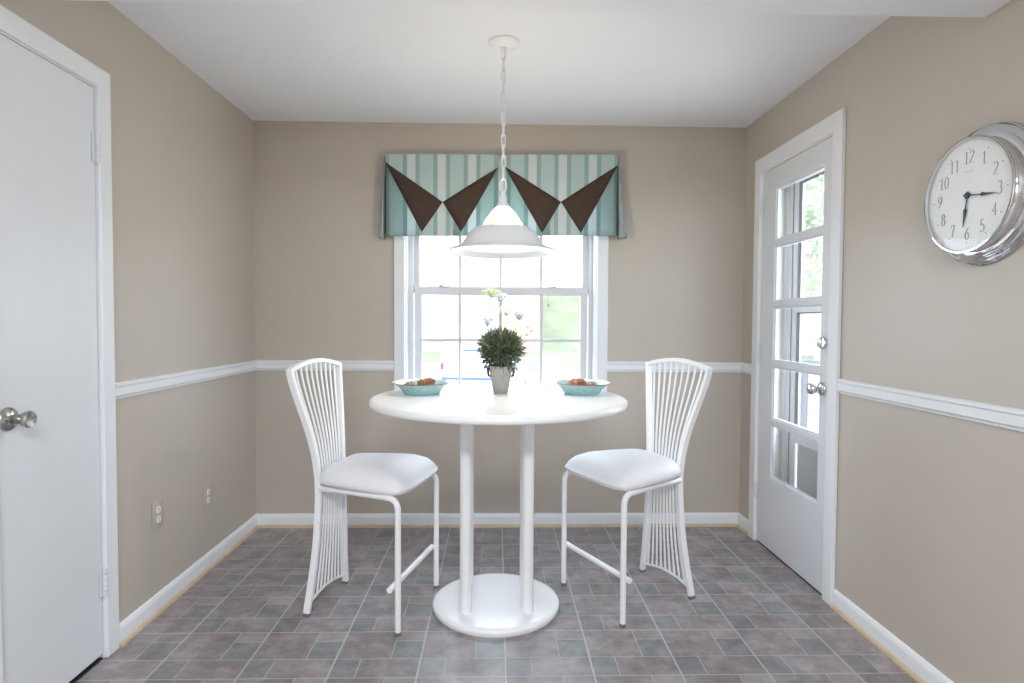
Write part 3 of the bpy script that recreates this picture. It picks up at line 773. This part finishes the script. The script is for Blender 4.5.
for s, xt, xb in ((-1, -.656, -.692), (1, .709, .766)):
    m = MB(); nz = 14; cols = []
    for j in range(nz+1):
        t = j/nz; z = 2.228-t*(2.228-1.752); xo = xt+(xb-xt)*t**1.1
        xi = xt+s*.0035+(s*.006)*t; col = []
        path = [(xi, VY+.004), ((xi+xo)/2, VY-.004*t), (xo, VY+.006), (xo+s*.004*t, VY+.035), (xo*1+(xt-xo)*.25, VY+.065), (xo+(xt-xo)*.6, YB-.002)]
        for x, y in path: col.append(m.bm.verts.new((x, y, z+tilt(x))))
        cols.append(col)
    for a_, b_ in zip(cols, cols[1:]):
        for k in range(len(a_)-1): m.face((a_[k], a_[k+1], b_[k+1], b_[k]))
    o = vput(m, 'side_skirt', M['stripe_thin'], smooth=True); so = o.modifiers.new('t', 'SOLIDIFY'); so.thickness = .003
    m = MB().box((xt-.001, VY+.010, 1.775), (xt+.001, YB-.004, 2.222)); vput(m, 'return_lining', M['brown'])

# ------------------------------------------------------------------ CLOCK
CY, CZ = 1.838, 1.656
ck = tag(empty('wall_clock', (XR, CY, CZ)), 'round chrome wall clock with white face reading quarter past six', 'clock')
RB, RF = .215, .178
def fx(a, b, d): return (-d, -a, b)            # face right, up, out of wall
pr = [(0, 0), (RB-.004, 0), (RB, .003), (RB, .007), (RB-.003, .010), (RB-.006, .0095), (RB-.008, .012), (RB-.018, .015), (RB-.023, .018), (RB-.023, .023), (RB-.029, .027), (RB-.040, .030), (RF-.003, .034), (RF-.004, .050), (RF-.007, .054),
      (RF-.003, .057), (RF, .060), (RF, .065), (RF-.002, .067), (RF-.0055, .067), (RF-.0065, .063), (RF-.0070, .054), (0, .054)]
MB().lathe([(r_, -d) for r_, d in pr], 96, 'x').build('case', M['chrome'], ck, True, angle=35)
MB().lathe([(0, -.0555), (RF-.0072, -.0555), (RF-.0072, -.0542), (0, -.0542)], 80, 'x').build('face', M['face'], ck)
def arc(cx, cy, rx, ry, a0, a1, n=14): return [(cx+rx*math.cos(math.radians(a0+(a1-a0)*i/n)), cy+ry*math.sin(math.radians(a0+(a1-a0)*i/n))) for i in range(n+1)]
DIG = {  # strokes in a box 0..1 wide, 0..2 high
 '0': [arc(.5, 1, .46, 1, 90, 450, 28)],
 '1': [[(.18, 1.72), (.5, 1.98), (.5, .02)], [(.22, .02), (.78, .02)]],
 '2': [arc(.5, 1.5, .42, .5, 165, -25, 14)+[(.06, .06), (.95, .06)]],
 '3': [arc(.46, 1.52, .40, .48, 150, -80, 12), arc(.46, .55, .46, .55, 80, -150, 14)],
 '4': [[(.70, .02), (.70, 1.98), (.04, .62), (.98, .62)], [(.5, .02), (.9, .02)]],
 '5': [[(.88, 1.94), (.24, 1.94), (.18, 1.08)]+arc(.46, .62, .46, .60, 125, -150, 16)],
 '6': [[(.80, 1.90), (.30, 1.30), (.08, .70)]+arc(.5, .58, .42, .56, 170, 530, 24)],
 '7': [[(.06, 1.60), (.08, 1.94), (.94, 1.94), (.50, .80), (.40, .02)]],
 '8': [arc(.5, 1.50, .34, .46, 90, 450, 24), arc(.5, .53, .44, .53, 90, 450, 24)],
 '9': [arc(.5, 1.42, .42, .56, -10, 350, 24)+[(.92, 1.30), (.70, .70), (.20, .10)]],
}
def ribbon(m, pts, w0, w1, d):
    L, R = [], []
    n = len(pts)
    for i in range(n):
        a, b = pts[max(0, i-1)], pts[min(n-1, i+1)]; t = Vector((b[0]-a[0], b[1]-a[1])); t = t.normalized() if t.length > 1e-9 else Vector((1, 0))
        w = w0+(w1-w0)*abs(t.y)**2; nn = Vector((-t.y, t.x))
        p = Vector(pts[i]); L.append(m.bm.verts.new(fx(*(p+nn*w), d))); R.append(m.bm.verts.new(fx(*(p-nn*w), d)))
    for i in range(n-1): m.face((L[i], L[i+1], R[i+1], R[i]))
for hr in range(1, 13):
    m = MB(); a = math.radians(90-30*hr); txt = str(hr); ht = .038; wd = .0165; gap = .0045
    tot = len(txt)*wd+(len(txt)-1)*gap; cx, cy = .117*math.cos(a), .117*math.sin(a)
    for i, chx in enumerate(txt):
        ox = cx-tot/2+i*(wd+gap); oy = cy-ht/2
        for st in DIG[chx]: ribbon(m, [(ox+p[0]*wd, oy+p[1]*ht/2) for p in st], .0008, .0023, .0562)
    o = m.build('numeral', M['ink'], ck)
m = MB()
for k in range(60):
    a = math.radians(6*k); r0, r1, w = (.140, .148, .0013) if k % 5 == 0 else (.1435, .1465, .0005)
    ribbon(m, [(r0*math.cos(a), r0*math.sin(a)), (r1*math.cos(a), r1*math.sin(a))], w, w, .0562)
m.build('minute_track', M['ink'], ck)
m = MB()                                         # the tiny illegible maker's line under the 12
for i in range(9): ribbon(m, [(-.017+i*.0042, .0735), (-.0145+i*.0042, .0735)], .0009, .0009, .0562)
m.build('dial_script', M['ink'], ck)
def hand(ang, L, w, tail, blob, d, name):
    a = math.radians(90-ang); ux, uy = math.cos(a), math.sin(a)
    pts = [(-tail, w*.7), (-tail, -w*.7), (blob-.010, -w*.45), (blob-.004, -w*1.0), (blob, -w*2.0), (blob+.008, -w*1.3), (L, -.0004), (L, .0004), (blob+.008, w*1.3), (blob, w*2.0), (blob-.004, w*1.0), (blob-.010, w*.45)]
    m = MB().prism([(p[0]*ux-p[1]*uy, p[0]*uy+p[1]*ux) for p in pts], lambda p, q: fx(p[0], p[1], q), d, d+.0015); return m.build(name, M['hand'], ck)
hand(188.5, .096, .0038, .012, .046, .0580, 'hour_hand')
hand(97.5, .114, .0032, .014, .060, .0600, 'minute_hand')
MB().lathe([(0, -.057), (.0095, -.057), (.0095, -.0620), (.007, -.0630), (0, -.0630)], 24, 'x').build('hub', M['hand'], ck, True)
MB().lathe([(0, -.0660), (RF-.0060, -.0655), (RF-.0060, -.0645), (0, -.0650)], 80, 'x').build('lens', M['lens'], ck, True)

# ------------------------------------------------------------------ SUN CATCHER in the lower sash
sc_ = tag(empty('sun_catcher', (.325, FY-.006, 1.418)), 'tiny teal glass drop hanging in the right pane of the lower window sash', 'ornament')
MB().sweep([(0, 0, .004), (0, 0, -.040)], .0008, 6).build('thread', M['stem'], sc_)
MB().lathe([(0, -.040), (.004, -.046), (.008, -.056), (.005, -.064), (0, -.067)], 16).build('drop', M['teal_glass'], sc_, True)

# ------------------------------------------------------------------ OUTSIDE
GZ = -1.15
def terrain(x, y):
    z = GZ
    t = max(0, min(1, (y-40)/10)); s = max(0, min(1, (x-.8)/1.5))
    t = t*t*(3-2*t); s = s*s*(3-2*s)
    u = max(0, 1-max(0, (x-11)/5)); u = u*u*(3-2*u) if u < 1 else 1
    return z+4.5*t*s*u+.35*max(0, min(1, (y-29)/10))
m = MB(); xs = [-40+i*.7 for i in range(128)]; ys = [29+i*.7 for i in range(70)]
g = {(i, j): m.bm.verts.new((x, y, terrain(x, y))) for i, x in enumerate(xs) for j, y in enumerate(ys)}
for i in range(len(xs)-1):
    for j in range(len(ys)-1): m.face((g[i, j], g[i+1, j], g[i+1, j+1], g[i, j+1]))
struct(m.build('lawn', M['grass'], None, True), 'green lawn rising to a bank beyond the road')
struct(MB().box((-40, YB+T+5.5, GZ-.3), (49, 29, GZ-.01)).build('road', M['asphalt']), 'pale road between the house and the lawn')
struct(MB().box((-40, -30, GZ-.3), (49, YB+T+5.5, GZ-.012)).build('yard', M['grass']), 'grass yard around the house')
# brick house across the road, seen through the back window
def house(name, x0, x1, y0, y1, zt, wins, label):
    r = tag(empty(name, ((x0+x1)/2, y0, GZ)), label, 'building'); ro = Vector(r.location)
    put(MB().box((x0, y0, GZ-.2), (x1, y1, zt)), 'wall', M['brick'], r, ro)
    m = MB(); xm = (x0+x1)/2; ym = (y0+y1)/2
    A = [(x0-.4, y0-.4, zt), (x1+.4, y0-.4, zt), (x1+.4, y1+.4, zt), (x0-.4, y1+.4, zt)]; rd = [(x0+2, ym, zt+2.0), (x1-2, ym, zt+2.0)]
    v = [m.bm.verts.new(p) for p in A+rd]; m.face((v[3], v[2], v[1], v[0])); m.face((v[0], v[1], v[5], v[4])); m.face((v[2], v[3], v[4], v[5])); m.face((v[1], v[2], v[5])); m.face((v[3], v[0], v[4]))
    put(m, 'roof', M['roof'], r, ro)
    for (a, b, c, d) in wins:
        k = MB(); k.grid_wall(zs(a, a+.07, b-.07, b), zs(c, c+.07, (c+d)/2-.04, (c+d)/2+.04, d-.07, d), [(a+.07, b-.07, c+.07, (c+d)/2-.04), (a+.07, b-.07, (c+d)/2+.04, d-.07)], lambda u, v_, q: (u, q, v_), y0-.06, y0+.02)
        f = put(k, 'window', M['frame'], r, ro)
        p = put(MB().box((a+.07, y0-.01, c+.07), (b-.07, y0-.004, d-.07)), 'pane', M['car_glass'], f, (0, 0, 0)); p.location = -ro
        n3 = MB()
        for q in (1, 2): n3.box((a+(b-a)*q/3-.02, y0-.04, c+.06), (a+(b-a)*q/3+.02, y0-.012, d-.06))
        p = put(n3, 'glazing_bars', M['frame'], f, (0, 0, 0)); p.location = -ro
house('brick_house', -16, 2.9, 40, 50, 13.5, [(-4.6, -3.4, -.1, 1.2), (-8.6, -7.4, -.1, 1.2), (-.9, .3, -.1, 1.2), (-4.6, -3.4, 2.6, 3.9), (-.9, .3, 2.6, 3.9)], 'pale brick house beyond the lawn, seen through the back window')
house('brick_apartment', 15.5, 34, 38, 48, 5.6, [(19.72, 20.85, -.05, 1.25), (19.72, 20.85, 2.85, 4.1), (24, 25.1, -.05, 1.25), (24, 25.1, 2.85, 4.1)], 'pale brick building with small paned windows and grey roof, seen through the glazed door')
# trees
def tree(name, x, y, zb, hgt, rad, label, n, seed):
    rg = random.Random(seed); r = tag(empty(name, (x, y, zb)), label, 'tree')
    m = MB().sweep(bez((0, 0, -.2), (.1, 0, hgt*.4), (0, .1, hgt*.8), 8), lambda t: .22*(1-.75*t), 10)
    for k in range(7):
        a = k*2.4; z = hgt*(.35+.06*k); m.sweep(bez((0, 0, z), (math.cos(a)*rad*.4, math.sin(a)*rad*.4, z+.3), (math.cos(a)*rad*.75, math.sin(a)*rad*.75, z+hgt*.14), 5), lambda t: .09*(1-.7*t), 6)
    m.build('trunk', M['bark'], r, True)
    m = MB()
    cl = [(Vector((rg.gauss(0, rad*.42), rg.gauss(0, rad*.42), hgt*rg.uniform(.42, .98))), rad*rg.uniform(.25, .45)) for _ in range(34)]
    for c, q in cl:
        for _ in range(n):
            d = Vector((rg.gauss(0, 1), rg.gauss(0, 1), rg.gauss(0, 1))).normalized()*q*rg.uniform(.3, 1)
            p = c+d; u = Vector((rg.gauss(0, 1), rg.gauss(0, 1), rg.gauss(0, 1))).normalized(); v = u.cross(d).normalized(); L = rg.uniform(.10, .20)
            m.poly([p-u*L, p+v*L*.5, p+u*L, p-v*L*.5])
    m.build('crown', M['tree_leaf'], r)
tree('leafy_tree', 10.6, 19.5, GZ, 8.6, 2.6, 'tall light green tree seen through the upper panes of the glazed door', 90, 4)
# parked minivan, its back towards the house
CS = 1.06
car = tag(empty('parked_car', (-.22, 17.2, GZ), math.radians(82)), 'pale silver minivan parked on the road, its back towards the window', 'car')
side = [(-2.10, .34), (-2.14, .62), (-2.10, .95), (-1.98, 1.42), (-1.84, 1.56), (-1.55, 1.63), (.10, 1.61), (.45, 1.52), (1.05, 1.06), (1.90, .92), (2.12, .70), (2.14, .36), (1.95, .27), (-1.95, .27)]
MB().prism(side, lambda p, d: (p[0], d, p[1]), -.88, .88).build('body', M['blue_car'], car, True, angle=30, bevel=.07)
MB().prism([(-2.105, .98), (-1.985, 1.45), (-1.965, 1.45), (-2.085, .98)], lambda p, d: (p[0], d, p[1]), -.70, .70).build('rear_window', M['car_window'], car)
for sy in (-1, 1):
    MB().prism([(-1.75, 1.02), (-1.68, 1.48), (-.75, 1.52), (-.75, 1.02)], lambda p, d: (p[0], sy*d, p[1]), .874, .886).build('side_window', M['car_glass'], car)
    MB().prism([(-.65, 1.02), (-.65, 1.52), (.12, 1.50), (.80, 1.04)], lambda p, d: (p[0], sy*d, p[1]), .874, .886).build('side_window', M['car_glass'], car)
    MB().box((-2.125, sy*.80-.04, 1.12), (-2.02, sy*.80+.04, 1.28), .02).build('tail_light', M['red'], car)
MB().box((-2.165, -.80, .88), (-2.06, .80, .95), .02).build('bumper_strip', M['bluetrim'], car)
MB().box((-1.93, -.55, 1.56), (-1.83, .35, 1.595), .015).build('roof_spoiler', M['bluetrim'], car)
for sx in (-1.30, 1.32):
    for sy in (-1, 1): MB().lathe([(0, -.1), (.24, -.1), (.32, -.08), (.32, .08), (.24, .1), (0, .1)], 24, 'y', (sx, sy*.80, .32)).build('wheel', M['tyre'], car, True)
for o in [car]: o.scale = (CS, CS, CS)
# porch slab and railing outside the glazed door
struct(MB().box((XR+T, 2.3, GZ-.1), (4.6, 6.3, -.12)).build('porch', M['concrete']), 'concrete porch slab outside the glazed door')
rl = tag(empty('porch_railing', (2.95, 5.75, -.12)), 'grey metal porch railing seen through the lower panes of the glazed door', 'railing')
ro = Vector((2.95, 5.75, -.12))
for x in (2.06, 2.98, 4.4): put(MB().box((x-.032, 5.72, -.12), (x+.032, 5.78, .86)), 'post', M['rail'], rl, ro, bevel=.004)
put(MB().box((2.02, 5.71, .86), (4.45, 5.79, .90)), 'top_rail', M['rail'], rl, ro, bevel=.004)
put(MB().box((2.02, 5.73, .58), (4.45, 5.77, .62)), 'middle_rail', M['rail'], rl, ro, bevel=.004)

# ------------------------------------------------------------------ LIGHT
def light(name, typ, loc, energy, color=(1,1,1), rot=(0,0,0), **kw):
    d = bpy.data.lights.new(name, typ); d.energy = energy; d.color = color
    for k, v in kw.items(): setattr(d, k, v)
    o = bpy.data.objects.new(name, d); C.objects.link(o); o.location = loc; o.rotation_euler = rot; return o
# unseen ceiling fixture added behind the camera to fill the room with light
kf = tag(empty('fill_fixture', (0, -.75, HC)), 'unseen flush ceiling light added behind the camera as room fill', 'fill light')
MB().box((-.62, -.32, -.025), (.62, .32, 0), .004).build('housing', M['white_metal'], kf)
MB().box((-.60, -.30, -.085), (.60, .30, -.025), .02).build('diffuser', M['diffuser'], kf, True)
light('fill_light', 'AREA', (0, -.75, HC-.10), 60, (.90, .96, 1), (0, 0, 0), shape='RECTANGLE', size=1.2, size_y=.6)  # added fill lamp below that fixture, out of view
light('pendant_bulb', 'POINT', (PX, PY, 1.690), 10, (1, .93, .84), shadow_soft_size=.05)
light('sun', 'SUN', (0, -10, 20), 3.0, (1, .97, .92), (math.radians(38), 0, 0), angle=math.radians(.6))
# daylight through the window
wld = bpy.data.worlds.new('daylight'); bpy.context.scene.world = wld; wld.use_nodes = True
bg = wld.node_tree.nodes['Background']; bg.inputs[0].default_value = (.76, .88, 1, 1); bg.inputs[1].default_value = 5.6
pw = light('window_portal', 'AREA', ((WX0+WX1)/2, YB+T+.03, (WZ0+WZ1)/2), 1, rot=(-PI/2, 0, 0), shape='RECTANGLE', size=WX1-WX0, size_y=WZ1-WZ0); pw.data.cycles.is_portal = True
pk = light('fill_window_portal', 'AREA', (0, YK-T-.03, (KZ0+KZ1)/2), 1, rot=(PI/2, 0, 0), shape='RECTANGLE', size=KX1-KX0, size_y=KZ1-KZ0); pk.data.cycles.is_portal = True  # sky portal for the window added behind the camera
pd = light('door_portal', 'AREA', (XR+T+.03, (DY0+DY1)/2, 1.2), 1, rot=(0, PI/2, 0), shape='RECTANGLE', size=1.8, size_y=.6); pd.data.cycles.is_portal = True

# ------------------------------------------------------------------ CAMERA
cy, sy, cp, sp, cr, sr = math.cos(YAW), math.sin(YAW), math.cos(PITCH), math.sin(PITCH), math.cos(ROLL), math.sin(ROLL)
f = Vector((sy*cp, cy*cp, -sp)); r = Vector((cy, -sy, 0)); u = r.cross(f)
r2 = r*cr+u*sr; u2 = -r*sr+u*cr
cd = bpy.data.cameras.new('camera'); cam = bpy.data.objects.new('camera', cd); C.objects.link(cam)
cd.sensor_fit = 'HORIZONTAL'; cd.sensor_width = 36; cd.lens = FOC/1024*36; cd.clip_start = .05; cd.clip_end = 300
cam.matrix_world = Matrix(((r2.x, u2.x, -f.x, 0), (r2.y, u2.y, -f.y, 0), (r2.z, u2.z, -f.z, CAMZ), (0, 0, 0, 1)))
S = bpy.context.scene; S.camera = cam
S.view_settings.view_transform = 'Standard'; S.view_settings.look = 'None'; S.view_settings.gamma = 1; S.view_settings.exposure = .74; S.view_settings.use_curve_mapping = False
S.cycles.max_bounces = 8; S.cycles.diffuse_bounces = 5; S.cycles.transparent_max_bounces = 16; S.cycles.caustics_reflective = False; S.cycles.caustics_refractive = False
S.cycles.sample_clamp_indirect = 6
